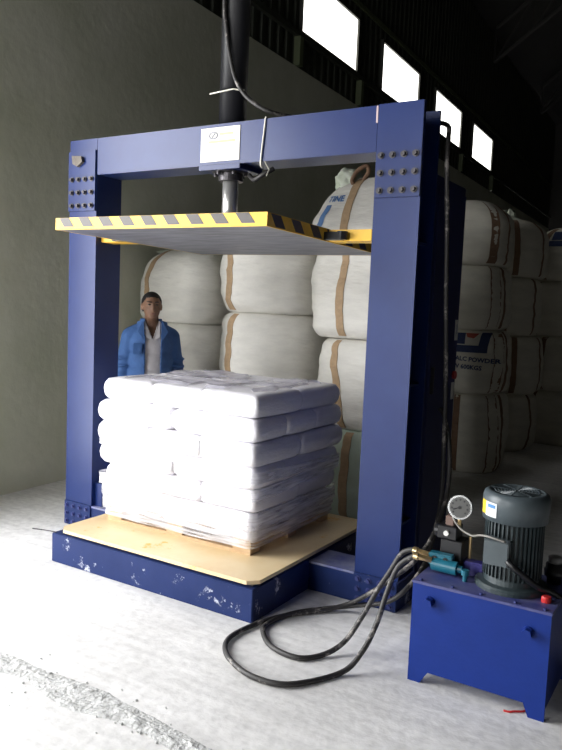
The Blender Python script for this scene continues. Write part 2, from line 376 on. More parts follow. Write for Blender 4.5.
# posts: channels open to the outside
for s, x0 in ((0, 0.0), (1, W - PW)):
    pb = bmesh.new()
    box(pb, x0, x0 + PW, 0.0, 0.016, ZC, H); box(pb, x0, x0 + PW, PD - 0.016, PD, ZC, H)
    xw = x0 + PW - 0.016 if s == 0 else x0
    box(pb, xw, xw + 0.016, 0.016, PD - 0.016, ZC, H)
    post = obj('post', pb, BLUE, press)
    for z in (0.45, 1.2, 1.95):
        xs0 = x0 if s == 0 else x0 + 0.016
        obj('stiffener', bx(xs0 + 0.03 * (s == 0), xs0 + PW - 0.016 - 0.03 * (s == 1), 0.016, PD - 0.016, z, z + 0.012), BLUE, post)
    if s == 0: obj('foot_bracket', bx(x0 + PW, x0 + PW + 0.07, 0.03, PD - 0.03, ZC, ZC + 0.16), BLUE, post)
# beam
beam = obj('beam', bx(PW, W - PW, 0.0, PD, HB, H, bev=0.003), BLUE, press)
wb = bmesh.new(); box(wb, 2.268, 2.278, -0.0135, 0.0, 2.56, 2.645)
obj('weld_mark', wb, mat('pale_weld', (0.55, 0.42, 0.42), 0.6), beam)
gl = obj('gusset_plate', bx(-0.004, PW - 0.004, -0.012, 0.0, 2.18, 2.575, bev=0.002), BLUE, press)
gr = obj('gusset_plate', bx(W - PW + 0.004, W, -0.012, 0.0, 2.178, 2.651, bev=0.002), BLUE, press)
for i in range(4):
    for j in range(3):
        share('bolt', BOLT_ME, gl, (0.036 + 0.061 * i, -0.012, 2.215 + 0.087 * j))
        share('bolt', BOLT_ME, gr, (W - PW + 0.034 + 0.063 * i, -0.012, 2.213 + 0.089 * j))
cb = bmesh.new(); prism(cb, [(0.05, 2.545), (0.14, 2.535), (0.15, 2.50), (0.10, 2.47), (0.06, 2.49)], -0.035, -0.012)
obj('lifting_lug', cb, mat('rusty_lug', (0.14, 0.12, 0.10), 0.7, var=0.3, vscale=30), gl)
# name plate: pale plate with a faded oval mark and faint lines
np_ = obj('name_plate', bx(1.122, 1.406, -0.005, 0.0, 2.434, 2.630, bev=0.001), WHITE_PL, press)
lg = bmesh.new(); tube(lg, [(1.215 + 0.03 * math.cos(2 * PI * i / 20), -0.006, 2.585 + 0.019 * math.sin(2 * PI * i / 20)) for i in range(21)], 0.004, 6)
cyl(lg, (1.205, -0.005, 2.575), (1.228, -0.007, 2.596), 0.004, seg=6)
obj('emblem', lg, INK_GREY, np_)
for x0, x1, z in ((1.26, 1.36, 2.590), (1.18, 1.375, 2.548)):
    obj('faded_print', bx(x0, x1, -0.0056, -0.005, z - 0.007, z + 0.007), INK_GR, np_)
obj('mount_plate', bx(1.115, 1.415, -0.01, PD, HB - 0.028, HB, bev=0.002), BLUE, press)
# cylinder, gland, rod
CX, CY = W / 2, PD / 2
cy = bmesh.new(); lathe(cy, [(0.083, 0), (0.083, 1.62), (0.095, 1.63), (0.095, 1.70), (0.04, 1.72)], (CX, CY, H)); o_cyl = obj('cylinder', cy, BLACKP, press, True)
for f in o_cyl.data.polygons: f.use_smooth = abs(f.normal.z) < 0.5
gb = bmesh.new(); lathe(gb, [(0.115, 0.03), (0.115, 0.0), (0.075, -0.005), (0.075, -0.05), (0.04, -0.05)], (CX, CY, HB - 0.03)); obj('gland', gb, BOLT, press)
for i in range(6):
    a = i * PI / 3 + 0.3; bmx = bmesh.new(); cyl(bmx, (CX + 0.095 * math.cos(a), CY + 0.095 * math.sin(a), HB - 0.03), (CX + 0.095 * math.cos(a), CY + 0.095 * math.sin(a), HB - 0.05), 0.013, seg=6); obj('gland_bolt', bmx, BOLT, press)
rbm = bmesh.new(); cyl(rbm, (CX, CY, 2.03), (CX, CY, HB - 0.06), 0.047, seg=32); ro = obj('rod', rbm, CHROME, press, True)
# platen: steel underside, yellow rim with dark stripes, guide arms to the posts
PT = 0.068; hx, hy = (BX1 - BX0) / 2, (BY1 - BY0) / 2
plat = obj('platen', bx(-hx + 0.01, hx - 0.01, -hy + 0.01, hy - 0.01, -PT / 2, PT / 2 - 0.004), STEEL_U, press)
plat.location = ((BX0 + BX1) / 2, (BY0 + BY1) / 2, 2.000); plat.rotation_euler = (math.radians(-1.3), math.radians(0.35), 0)
for nm, a in (('front', (-hx, hx, -hy, -hy + 0.01)), ('back', (-hx, hx, hy - 0.01, hy)), ('left', (-hx, -hx + 0.01, -hy + 0.01, hy - 0.01)), ('right', (hx - 0.01, hx, -hy + 0.01, hy - 0.01))):
    obj('rim', bx(*a, -PT / 2, PT / 2), YEL, plat)
per = 2 * hx / 9.4
for k in range(9):
    x = -hx + 0.03 + per * k
    sb = bmesh.new(); prism(sb, [(x, 0.033), (x + 0.08, 0.033), (x + 0.122, -0.018), (x + 0.042, -0.018)], -hy - 0.0015, -hy); obj('hazard_stripe', sb, STRIPE, plat)
for k in range(7):
    y = -hy + 0.03 + 0.19 * k; sb = bmesh.new()
    q = [(y, 0.031), (y + 0.09, 0.031), (y + 0.14, -0.028), (y + 0.05, -0.028)]
    for xx in (hx, hx + 0.0015):
        pass
    a = [sb.verts.new((hx, yy, zz)) for yy, zz in q]; b = [sb.verts.new((hx + 0.0015, yy, zz)) for yy, zz in q]
    sb.faces.new(a); sb.faces.new(b[::-1])
    for i in range(4): sb.faces.new((a[i], b[i], b[(i + 1) % 4], a[(i + 1) % 4]))
    obj('hazard_stripe', sb, STRIPE, plat)
cl = bmesh.new(); lathe(cl, [(0.10, 0), (0.10, 0.02), (0.06, 0.03), (0.06, 0.05)], (0, 0, PT / 2 - 0.004)); obj('rod_collar', cl, BOLT, plat)
for sgn in (-1, 1):
    x0, x1 = (hx, W / 2 - PW - 0.012) if sgn > 0 else (-(W / 2 - PW - 0.012), -hx)
    yb = PD / 2 - (BY0 + BY1) / 2
    ar = obj('guide_arm', bx(x0, x1, yb - 0.07, yb + 0.05, -0.032, 0.03, bev=0.003), YEL, plat)
    gx = x0 if sgn > 0 else x1
    gb2 = bmesh.new(); box(gb2, min(gx, gx + sgn * 0.10), max(gx, gx + sgn * 0.10), yb - 0.12, yb - 0.07, -0.03, 0.012); cyl(gb2, (gx + sgn * 0.10, yb - 0.095, -0.028), (gx + sgn * 0.10, yb - 0.095, 0.016), 0.03, seg=12)
    obj('guide_clamp', gb2, BLACKP, plat)
# wire tied round the beam, wire round the cylinder
wr = smooth_path([(1.58, -0.004, 2.655), (1.572, -0.007, 2.55), (1.558, -0.006, 2.41), (1.56, 0.01, 2.38)], 5)
wbm = bmesh.new(); tube(wbm, wr, 0.005, 6); tube(wbm, [(1.58, -0.004, 2.655), (1.57, 0.12, 2.657), (1.56, 0.235, 2.655)], 0.005, 6)
tube(wbm, [(1.585, -0.004, 2.412), (1.60, 0.02, 2.37), (1.598, 0.0, 2.33)], 0.004, 6)
tag(obj('binding_wire', wbm, WIRE), 'thin pale wire tied round the blue beam right of the name plate', 'wire')
wbm = bmesh.new(); tube(wbm, [(CX - 0.10, CY - 0.10, 2.835), (CX - 0.03, CY - 0.098, 2.84), (CX + 0.06, CY - 0.085, 2.85), (CX + 0.12, CY - 0.06, 2.84)], 0.005, 6)
tag(obj('binding_wire', wbm, WIRE), 'short pale wire twisted round the black cylinder above the beam', 'wire')

# control cabinet behind the right post
cab = thing('control_cabinet', 'tall dark navy control cabinet standing behind the right post', 'cabinet', (0, 0, 0))
obj('body', bx(2.20, 2.52, 0.245, 0.735, 0.02, 2.33, bev=0.004), NAVY, cab)
obj('plinth', bx(2.22, 2.51, 0.255, 0.725, 0.0, 0.02), BLACKP, cab)
dr = obj('door', bx(2.52, 2.532, 0.265, 0.715, 0.10, 2.28, bev=0.003), NAVY, cab)
obj('handle', bx(2.532, 2.55, 0.29, 0.31, 1.15, 1.30, bev=0.003), BLACKP, dr)
lb = obj('white_label', bx(2.532, 2.535, 0.655, 0.705, 1.44, 1.56), mat('dim_label', (0.5, 0.5, 0.48), 0.6), dr); lb['label'] = 'small white label plate'
obj('label_mark', bx(2.535, 2.5356, 0.668, 0.692, 1.475, 1.535), INK_GREY, lb)
sw = bmesh.new(); cyl(sw, (2.532, 0.675, 1.235), (2.548, 0.675, 1.235), 0.024, seg=16); obj('red_switch', sw, mat('red_plastic', (0.30, 0.02, 0.02), 0.4), dr)
obj('white_label', bx(2.532, 2.535, 0.65, 0.70, 1.09, 1.19), MATS['dim_label'], dr)

# ------------------------------------------------------------------ pallet, sacks and film
LX0, LX1, LY0, LY1 = 0.63, 1.765, -0.262, 0.69
pal = thing('wooden_pallet', 'wooden pallet under the wrapped sacks on the yellow plate', 'pallet', ((LX0 + LX1) / 2, (LY0 + LY1) / 2, PLZ))
pw, pdp = (LX1 - LX0) / 2 - 0.02, (LY1 - LY0) / 2 - 0.02
for k in (-1, 0, 1): obj('bottom_board', bx(-pw, pw, k * (pdp - 0.05) - 0.05, k * (pdp - 0.05) + 0.05, 0, 0.018), WOOD, pal)
for i in (-1, 0, 1):
    for k in (-1, 0, 1): obj('block', bx(i * (pw - 0.06) - 0.06, i * (pw - 0.06) + 0.06, k * (pdp - 0.05) - 0.05, k * (pdp - 0.05) + 0.05, 0.018, 0.083), WOOD, pal)
for i in range(7): obj('top_board', bx(-pw + i * (2 * pw - 0.1) / 6, -pw + i * (2 * pw - 0.1) / 6 + 0.1, -pdp, pdp, 0.083, 0.102), WOOD, pal)
SZ0 = PLZ + 0.103; LAYH = 0.1335
def sack_mesh(a, b, h, seed, n=13):
    bm = bmesh.new(); top = {}; bot = {}
    for i in range(n + 1):
        for j in range(n + 1):
            u = math.sin((i / n - 0.5) * PI); v = math.sin((j / n - 0.5) * PI)
            t = max(0.0, (1 - abs(u) ** 18) * (1 - abs(v) ** 18)) ** 0.36
            k = 1 - 0.02 * (abs(u * v)) ** 3
            nz = noise.noise((u * 2.3 + seed, v * 2.3, seed * 1.7)); nf = noise.noise((u * 7 + seed, v * 7, seed)) * 0.5
            x = u * a * k * (1 + 0.022 * nz + 0.01 * nf); y = v * b * k * (1 + 0.022 * nz + 0.016 * nf)
            edge = i in (0, n) or j in (0, n)
            zz = h / 2 * t
            top[i, j] = bm.verts.new((x, y, zz - (0.006 * abs(nz) + 0.004 * abs(nf)) * t))
            bot[i, j] = top[i, j] if edge else bm.verts.new((x, y, -zz + (0.004 * abs(nz)) * t))
    for i in range(n):
        for j in range(n):
            bm.faces.new((top[i, j], top[i + 1, j], top[i + 1, j + 1], top[i, j + 1]))
            bm.faces.new((bot[i, j], bot[i, j + 1], bot[i + 1, j + 1], bot[i + 1, j]))
    bmesh.ops.recalc_face_normals(bm, faces=bm.faces[:])
    me = bpy.data.meshes.new('sack'); bm.to_mesh(me); bm.free(); me.materials.append(SACK)
    for p_ in me.polygons: p_.use_smooth = True
    return me
lw, ld = LX1 - LX0, LY1 - LY0
SM = {0: [sack_mesh(lw / 4 + 0.021, ld / 6 + 0.016, LAYH + 0.004, s) for s in (1, 2, 3)], 1: [sack_mesh(lw / 6 + 0.021, ld / 4 + 0.016, LAYH + 0.004, s) for s in (4, 5, 6)]}
LN = ['bottom', 'second', 'third', 'fourth', 'fifth', 'top']
random.seed(11)
for k in range(6):
    typ = k % 2; nxk, nyk = ((2, 3), (3, 2))[typ]
    bulge = (-0.01, 0.0, 0.012, 0.016, 0.014, 0.0)[k]; shx = (0.005, 0.004, 0.0, -0.005, -0.008, -0.004)[k]
    for i in range(nxk):
        for j in range(nyk):
            x = LX0 + (i + 0.5) * lw / nxk; y = LY0 + (j + 0.5) * ld / nyk
            fx = (i / (nxk - 1)) * 2 - 1; fy = (j / (nyk - 1)) * 2 - 1
            ls = (0.955, 0.97, 0.985, 1.0, 1.0, 0.985)[k]; x += fx * bulge + shx; y += fy * bulge * 0.8
            x = (LX0 + LX1) / 2 + (x - (LX0 + LX1) / 2) * ls; y = (LY0 + LY1) / 2 + (y - (LY0 + LY1) / 2) * ls
            me = SM[typ][random.randrange(3)]
            o = share('sack', me, None, (x + random.uniform(-.008, .008), y + random.uniform(-.008, .008), SZ0 + LAYH * (k + 0.5)), (random.uniform(-.012, .012), random.uniform(-.012, .012), random.uniform(-.02, .02) + PI * random.randrange(2))); o.scale = (ls, ls, 1)
            xn = (('left', 'right') if nxk == 2 else ('left', 'middle', 'right'))[i]; yn = (('front', 'back') if nyk == 2 else ('front', 'middle', 'back'))[j]
            tag(o, 'white filled sack in the %s layer of the pallet load, %s row, %s' % (LN[k], yn, xn), 'sack', 'white sacks stacked on the wooden pallet')
film = thing('stretch_film', 'clear stretch film wound round the white sacks and the pallet', 'film', ((LX0 + LX1) / 2, (LY0 + LY1) / 2, PLZ))
def rrect(a, b, r, n=7):
    out = []
    for cx_, cy_, a0 in ((a - r, b - r, 0), (-a + r, b - r, PI / 2), (-a + r, -b + r, PI), (a - r, -b + r, 1.5 * PI)):
        for i in range(n + 1): t = a0 + PI / 2 * i / n; out.append((cx_ + r * math.cos(t), cy_ + r * math.sin(t)))
    return out
def film_band(z, h, off, tilt, seed):
    base_ = rrect(lw / 2 + off, ld / 2 + off, 0.05); pts = []
    for i in range(len(base_)):     # subdivide
        p0 = Vector(base_[i]); p1 = Vector(base_[(i + 1) % len(base_)]); m = max(1, int((p1 - p0).length / 0.05))
        for k in range(m): pts.append(p0.lerp(p1, k / m))
    bm = bmesh.new(); rings = []
    nz_ = 7
    for r in range(nz_):
        row = []
        for q in pts:
            t = r / (nz_ - 1); zz = z + (t - 0.5) * h + tilt * (q.x + 0.6 * q.y)
            d = 0.006 * noise.noise((q.x * 5 + seed, q.y * 5, t * 3)) + 0.004 * noise.noise((q.x * 2, q.y * 2 + seed, t * 9))
            nn = q.normalized(); row.append(bm.verts.new((q.x + nn.x * d, q.y + nn.y * d, zz + 0.01 * noise.noise((q.x * 3, q.y * 3, seed)))))
        rings.append(row)
    L_ = len(pts)
    for r in range(nz_ - 1):
        for i in range(L_): bm.faces.new((rings[r][i], rings[r][(i + 1) % L_], rings[r + 1][(i + 1) % L_], rings[r + 1][i]))
    return obj('film_band', bm, FILM, film, True)
for z, h, off, tilt, sd in ((0.075, 0.07, 0.004, 0.004, 1), (0.115, 0.06, 0.010, -0.02, 2), (0.15, 0.10, 0.016, 0.02, 3), (0.21, 0.09, 0.022, -0.012, 4), (0.33, 0.07, 0.034, 0.07, 5), (0.47, 0.06, 0.036, -0.06, 6)):
    film_band(z, h, off, tilt, sd)
fs = bmesh.new(); g = {}
for i in range(41):
    for j in range(37):
        u = i / 40 - 0.5; v = j / 36 - 0.5
        x = u * (lw - 0.1); y = v * (ld - 0.10)
        z = 0.913 + 0.014 * noise.fractal((x * 5, y * 5, 1), 1.0, 2.0, 4) + 0.018 * abs(noise.noise((x * 3 + y * 6, y * 2, 7)))
        if abs(u) > 0.46 or abs(v) > 0.46: z -= 0.02
        g[i, j] = fs.verts.new((x + 0.02 * noise.noise((x * 6, y * 6, 3)), y + 0.02 * noise.noise((x * 6, y * 6, 8)), z))
for i in range(40):
    for j in range(36):
        x = i / 40 - 0.5; y = j / 36 - 0.5
        if noise.noise((x * 4.2 + 3, y * 4.2, 2)) + 0.35 - 0.4 * max(abs(x), abs(y)) > 0.08: fs.faces.new((g[i, j], g[i + 1, j], g[i + 1, j + 1], g[i, j + 1]))
bmesh.ops.delete(fs, geom=[v for v in fs.verts if not v.link_faces], context='VERTS')
fsh = obj('film_sheet', fs, FILM_T, film, True); fsh['label'] = 'crumpled greyish film over the top'

# ------------------------------------------------------------------ hoses
def hose(name, label, pts, r, m=RUBBER, group=None, n=8):
    bm = bmesh.new(); tube(bm, smooth_path(pts, n), r, 10); o = obj(name, bm, m, None, True)
    return tag(o, label, 'hose', group)
hose('hydraulic_hose', 'black hydraulic hose with the smaller loop on the floor, running up to the cylinder',
     [(2.80, -0.46, 0.521), (2.768, -0.46, 0.522), (2.719, -0.46, 0.492), (2.676, -0.47, 0.409), (2.615, -0.48, 0.294), (2.562, -0.51, 0.169), (2.507, -0.57, 0.055), (2.45, -0.671, 0.0145), (2.371, -0.765, 0.0145), (2.228, -0.75, 0.0145), (2.119, -0.663, 0.0145), (2.067, -0.563, 0.0145), (2.1, -0.374, 0.0145), (2.218, -0.2, 0.0145), (2.383, -0.12, 0.048), (2.514, -0.1, 0.091), (2.60, -0.06, 0.17), (2.63, 0.10, 0.26), (2.615, 0.30, 0.42), (2.60, 0.40, 0.60), (2.60, 0.38, 0.95), (2.60, 0.34, 1.3), (2.60, 0.27, 1.7), (2.60, 0.22, 2.05), (2.60, 0.16, 2.36), (2.585, 0.20, 2.50), (2.55, 0.26, 2.585), (2.42, 0.27, 2.61), (2.2, 0.265, 2.62), (1.9, 0.265, 2.65), (1.68, 0.20, 2.69), (1.56, 0.06, 2.705), (1.436, 0.02, 2.783), (1.347, 0.02, 2.894), (1.298, 0.018, 3.041), (1.27, 0.018, 3.186), (1.248, 0.018, 3.357), (1.245, 0.02, 3.8), (1.25, 0.06, 4.30)], 0.0125)
hose('hydraulic_hose', 'black hydraulic hose with the wider loop on the floor, rising beside the right post',
     [(2.82, -0.50, 0.511), (2.785, -0.5, 0.503), (2.726, -0.51, 0.446), (2.692, -0.54, 0.33), (2.675, -0.6, 0.197), (2.647, -0.68, 0.089), (2.593, -0.771, 0.0145), (2.466, -0.984, 0.0145), (2.316, -1.028, 0.0145), (2.17, -0.982, 0.0145), (2.058, -0.896, 0.0145), (2.004, -0.776, 0.0145), (2.02, -0.60, 0.0145), (2.083, -0.417, 0.0145), (2.203, -0.25, 0.0145), (2.315, -0.15, 0.046), (2.426, -0.13, 0.125), (2.553, -0.12, 0.241), (2.637, -0.05, 0.33), (2.67, 0.12, 0.44), (2.66, 0.32, 0.62), (2.625, 0.41, 0.85), (2.58, 0.42, 1.02), (2.548, 0.42, 1.06)], 0.0125)
hose('hydraulic_hose', 'short black hose curling under the beam beside the chrome rod',
     [(1.40, 0.115, 2.365), (1.46, 0.08, 2.33), (1.53, 0.06, 2.35), (1.58, 0.10, 2.39)], 0.014)

# ------------------------------------------------------------------ hydraulic power unit
TX0, TX1, TY0, TY1, TZ = 2.842, 3.417, -0.62, -0.20, 0.449
unit = thing('hydraulic_power_unit', 'blue hydraulic oil tank with black electric motor and valves on top', 'power unit')
tb = bmesh.new(); tp = [(TX0, 0), (TX0 + .055, 0), (TX0 + .088, .055), (TX1 - .085, .055), (TX1 - .062, 0), (TX1, 0), (TX1, TZ - .012), (TX0, TZ - .012)]
prism(tb, tp, TY0, TY0 + 0.012); prism(tb, tp, TY1 - 0.012, TY1)
box(tb, TX0, TX0 + .012, TY0 + .012, TY1 - .012, 0.05, TZ - .012); box(tb, TX1 - .012, TX1, TY0 + .012, TY1 - .012, 0.05, TZ - .012)
box(tb, TX0 + .012, TX1 - .012, TY0 + .012, TY1 - .012, .055, .067)
obj('tank', tb, BLUE_TANK, unit)
tt = obj('tank_top', bx(TX0 - .004, TX1 + .004, TY0 - .004, TY1 + .004, TZ - .012, TZ, bev=.002), TANK_TOP, unit)
for x in (TX0 + .03, TX0 + .17, TX0 + .29, TX0 + .43, TX1 - .03):
    o = bmesh.new(); cyl(o, (x, TY0 + .016, TZ), (x, TY0 + .016, TZ + .008), .008, seg=6); obj('bolt', o, BOLT_B, tt)
for x, z in ((2.922, .372), (3.333, .352)):
    o = bmesh.new(); cyl(o, (x, TY0, z), (x, TY0 - .012, z), .022, seg=16); cyl(o, (x, TY0 - .012, z), (x, TY0 - .038, z), .021, seg=6); obj('plug', o, BLUE_TANK, unit)
MC = (3.205, -0.42)
MOT = mat('motor_grey_green', (0.035, 0.05, 0.055), 0.42, var=0.15, vscale=14)
MOTC = mat('motor_fan_cover', (0.075, 0.095, 0.105), 0.38, var=0.15, vscale=10)
mb = bmesh.new(); lathe(mb, [(0.15, 0), (0.15, 0.0145), (0.142, 0.024), (0.115, 0.028), (0.113, 0.05), (0.108, 0.06), (0.108, 0.31), (0.09, 0.315)], (*MC, TZ), 40)
motor = obj('motor_body', mb, MOT, unit, False)
fm = bpy.data.meshes.new('cooling_fin'); fb = bx(0.104, 0.122, -0.003, 0.003, TZ + 0.055, TZ + 0.305); fb.to_mesh(fm); fb.free(); fm.materials.append(MOT)
for i in range(40):
    share('cooling_fin', fm, motor, (*MC, 0), (0, 0, 2 * PI * i / 40))
fc = bmesh.new(); lathe(fc, [(0.128, 0.295), (0.136, 0.295), (0.138, 0.385), (0.132, 0.405), (0.118, 0.414), (0.108, 0.414), (0.108, 0.408), (0.02, 0.408)], (*MC, TZ), 40)
fcv = obj('fan_cover', fc, MOTC, unit, True)
GRM = mat('fan_grille', (0.03, 0.035, 0.035), 0.5)
for k in range(1, 8):
    o = bmesh.new(); R_ = 0.013 * k; tube(o, [(MC[0] + R_ * math.cos(2 * PI * i / 24), MC[1] + R_ * math.sin(2 * PI * i / 24), TZ + 0.413) for i in range(25)], 0.0028, 5); obj('grille_ring', o, MOTC, fcv)
for k in range(8):
    a = k * PI / 4; o = bmesh.new(); cyl(o, (MC[0] + .01 * math.cos(a), MC[1] + .01 * math.sin(a), TZ + .413), (MC[0] + .108 * math.cos(a), MC[1] + .108 * math.sin(a), TZ + .413), .003, seg=5); obj('grille_spoke', o, MOTC, fcv)
def curved_label(a0, a1, z0, z1, r, m, nm):
    bm = bmesh.new(); n = 6; P = []
    for i in range(n + 1):
        a = a0 + (a1 - a0) * i / n
        P.append([bm.verts.new((MC[0] + rr * math.cos(a), MC[1] + rr * math.sin(a), TZ + z)) for rr, z in ((r, z0), (r, z1), (r + .0012, z1), (r + .0012, z0))])
    for i in range(n):
        for k in range(4): bm.faces.new((P[i][k], P[i][(k + 1) % 4], P[i + 1][(k + 1) % 4], P[i + 1][k]))
    bm.faces.new(P[0]); bm.faces.new(P[-1][::-1])
    return obj(nm, bm, m, fcv)
D2 = math.radians
s1 = curved_label(D2(208), D2(224), 0.318, 0.374, 0.1385, mat('yellow_sticker', (0.75, 0.52, 0.03), 0.5), 'sticker'); s1['label'] = 'yellow warning sticker'
s2 = curved_label(D2(224), D2(250), 0.314, 0.374, 0.1385, mat('white_sticker', (0.62, 0.66, 0.68), 0.5), 'sticker')
curved_label(D2(230), D2(247), 0.352, 0.366, 0.1398, mat('sticker_blue', (0.05, 0.2, 0.45), 0.5), 'sticker_print')
# terminal box on the motor, facing the tank front
tbx = obj('terminal_box', bx(3.118, 3.228, -0.565, -0.515, 0.568, 0.680, bev=.006), MOTC, unit)
obj('terminal_lid', bx(3.122, 3.224, -0.578, -0.565, 0.572, 0.676, bev=.004), MOTC, unit)
# ring flange shading plate and pump coupling
# valve block: black manifold, cyan valve, purple-blue block, knob, gauge
mf = bmesh.new(); box(mf, 2.875, 2.985, -0.43, -0.31, TZ, TZ + 0.05); box(mf, 2.885, 2.985, -0.42, -0.32, TZ + .05, TZ + .14); box(mf, 2.865, 2.955, -0.415, -0.325, TZ + .14, TZ + .20)
bevel_all(mf, .004, 1); man = obj('valve_manifold', mf, BLACKP, unit)
o = bmesh.new(); cyl(o, (2.865, -0.37, TZ + .165), (2.845, -0.37, TZ + .165), .03, seg=16); obj('solenoid_cap', o, BLACKP, man)
o = bmesh.new(); cyl(o, (2.91, -0.415, TZ + .17), (2.91, -0.428, TZ + .17), .012, seg=12); obj('plug', o, CHROME, man)
o = bx(2.895, 2.935, -0.40, -0.35, TZ + .20, TZ + .245, bev=.004); obj('gauge_block', o, mat('rusty_fitting', (0.16, 0.10, 0.08), 0.6), man)
CYAN = mat('cyan_valve_paint', (0.012, 0.13, 0.19), 0.35, var=0.12, vscale=20)
vb = bmesh.new(); cyl(vb, (2.872, -0.47, TZ + .038), (2.985, -0.47, TZ + .036), .030, seg=20); cyl(vb, (2.985, -0.47, TZ + .036), (3.008, -0.47, TZ + .036), .017, seg=14)
box(vb, 2.85, 2.96, -0.475, -0.43, TZ + .03, TZ + .085, bev=.005)
val = obj('check_valve', vb, CYAN, unit, False); val['label'] = 'cyan painted valve body'
for x in (2.88, 2.93):
    o = bmesh.new(); cyl(o, (x, -0.475, TZ + .065), (x, -0.48, TZ + .065), .011, seg=12); obj('bolt', o, BLACKP, val)
for (ax, ay, az), (bx_, by_, bz_) in (((2.852, -0.46, TZ + .068), (2.795, -0.46, TZ + .073)), ((2.872, -0.485, TZ + .055), (2.815, -0.50, TZ + .063))):
    o = bmesh.new(); cyl(o, (ax, ay, az), (bx_, by_, bz_), .014, seg=6); cyl(o, (bx_, by_, bz_), (bx_ - .02, by_, bz_ + .001), .017, seg=16); obj('brass_fitting', o, BRASS, unit)
PURP = mat('violet_blue_paint', (0.045, 0.04, 0.20), 0.4)
o = bx(2.995, 3.085, -0.42, -0.36, TZ, TZ + .06, bev=.006); obj('pump_block', o, PURP, unit)
o = bmesh.new(); cyl(o, (3.03, -0.50, TZ), (3.03, -0.50, TZ + .03), .010, seg=10); cyl(o, (3.03, -0.50, TZ + .028), (3.03, -0.50, TZ + .05), .017, seg=12); obj('valve_knob', o, CYAN, unit)
o = bmesh.new(); cyl(o, (3.005, -0.365, TZ), (3.005, -0.365, TZ + .16), .007, seg=10); obj('pipe', o, BRASS, unit)
# gauge
GC = Vector((2.972, -0.43, 0.752)); gd = Vector((0.10, -0.98, 0.14)).normalized()
o = bmesh.new(); cyl(o, GC, GC + gd * .028, .053, seg=32); gau = obj('pressure_gauge', o, mat('gauge_case', (0.55, 0.56, 0.55), 0.25, metal=0.9), unit); 
o = bmesh.new(); cyl(o, GC + gd * .028, GC + gd * .0295, .045, seg=32); obj('dial', o, mat('gauge_dial', (0.07, 0.07, 0.066), 0.3, spec=0.7), gau)
ga = gd.orthogonal().normalized(); gx_ = Vector((0, 0, 1)); gx_ = (gx_ - gd * gx_.dot(gd)).normalized(); gy_ = gd.cross(gx_)
for i in range(9):
    a = D2(-130 + 32.5 * i); q = GC + gd * .0295 + (gx_ * math.cos(a) + gy_ * math.sin(a)) * .034
    o = bmesh.new(); cyl(o, q, q + gd * .001, .0045, seg=8); obj('dial_mark', o, BLACKP, gau)
o = bmesh.new(); cyl(o, GC + gd * .030, GC + gd * .030 + (gx_ * -.3 + gy_ * .8).normalized() * .03, .0025, seg=6); cyl(o, GC + gd * .0295, GC + gd * .032, .007, seg=10); obj('needle', o, BLACKP, gau)
o = bmesh.new(); cyl(o, GC + Vector((0, 0, -.05)) + gd * .014, GC + Vector((0, 0, -.085)) + gd * .014, .009, seg=8); obj('gauge_stem', o, BRASS, gau)
o = bmesh.new(); tube(o, smooth_path([(2.915, -.375, TZ + .245), (2.93, -.40, .715), (2.945, -.45, .705), (2.975, -.46, .672), (3.01, -.47, .655), (3.051, -.49, .652), (3.085, -.53, .672), (3.125, -.572, .688), (3.16, -.585, .689), (3.21, -.585, .682)], 5), .0048, 8); obj('conduit', o, mat('grey_conduit', (0.22, 0.21, 0.19), 0.5), unit, True)
o = bmesh.new(); tube(o, smooth_path([(3.222, -.575, .600), (3.25, -.585, .585), (3.285, -.56, .552), (3.335, -.52, .505), (3.39, -.46, .470), (3.44, -.40, .40), (3.455, -.34, .25), (3.47, -.30, .05), (3.52, -.22, .012), (3.75, 0.1, .012)], 6), .013, 10); obj('power_cable', o, BLACKP, unit, True)
RED = mat('red_cap', (0.62, 0.03, 0.03), 0.4)
o = bmesh.new(); lathe(o, [(.020, 0), (.020, .018), (.017, .024)], (3.372, -.515, TZ), 16); obj('red_filler_cap', o, RED, unit)
o = bmesh.new(); lathe(o, [(.030, 0), (.030, .03), (.042, .032), (.044, .06), (.038, .066), (.038, .085), (.03, .09)], (3.352, -.27, TZ), 24); obj('breather', o, BLACKP, unit, True)
o = bmesh.new(); lathe(o, [(.028, 0), (.030, .025), (.02, .03)], (3.352, -.27, TZ + .09), 20); obj('breather_cap', o, mat('grey_plastic', (0.3, 0.3, 0.3), 0.5), unit, True)

# red thread and bits of wire on the floor
o = bmesh.new(); tube(o, smooth_path([(3.262, -0.632, .004), (3.285, -0.628, .004), (3.30, -0.615, .005), (3.33, -0.592, .004), (3.335, -0.58, .004)], 5), .004, 6); tag(obj('red_thread', o, RED), 'scrap of red thread on the floor under the blue tank', 'thread')
o = bmesh.new(); tube(o, smooth_path([(0.40, -0.62, .19), (0.47, -0.585, .185), (0.545, -0.565, .183)], 5), .004, 6); tag(obj('wire_end', o, BOLT), 'thin dark wire sticking out at the base corner by the yellow plate', 'wire')
o = bmesh.new(); tube(o, smooth_path([(0.02, -1.0, .005), (0.18, -0.96, .006), (0.33, -1.0, .006), (0.45, -1.09, .006), (0.56, -1.16, .005)], 6), .006, 6); tag(obj('twine_scrap', o, mat('pale_twine', (0.55, 0.53, 0.46), 0.8)), 'pale curved piece of twine on the floor at the left', 'twine')

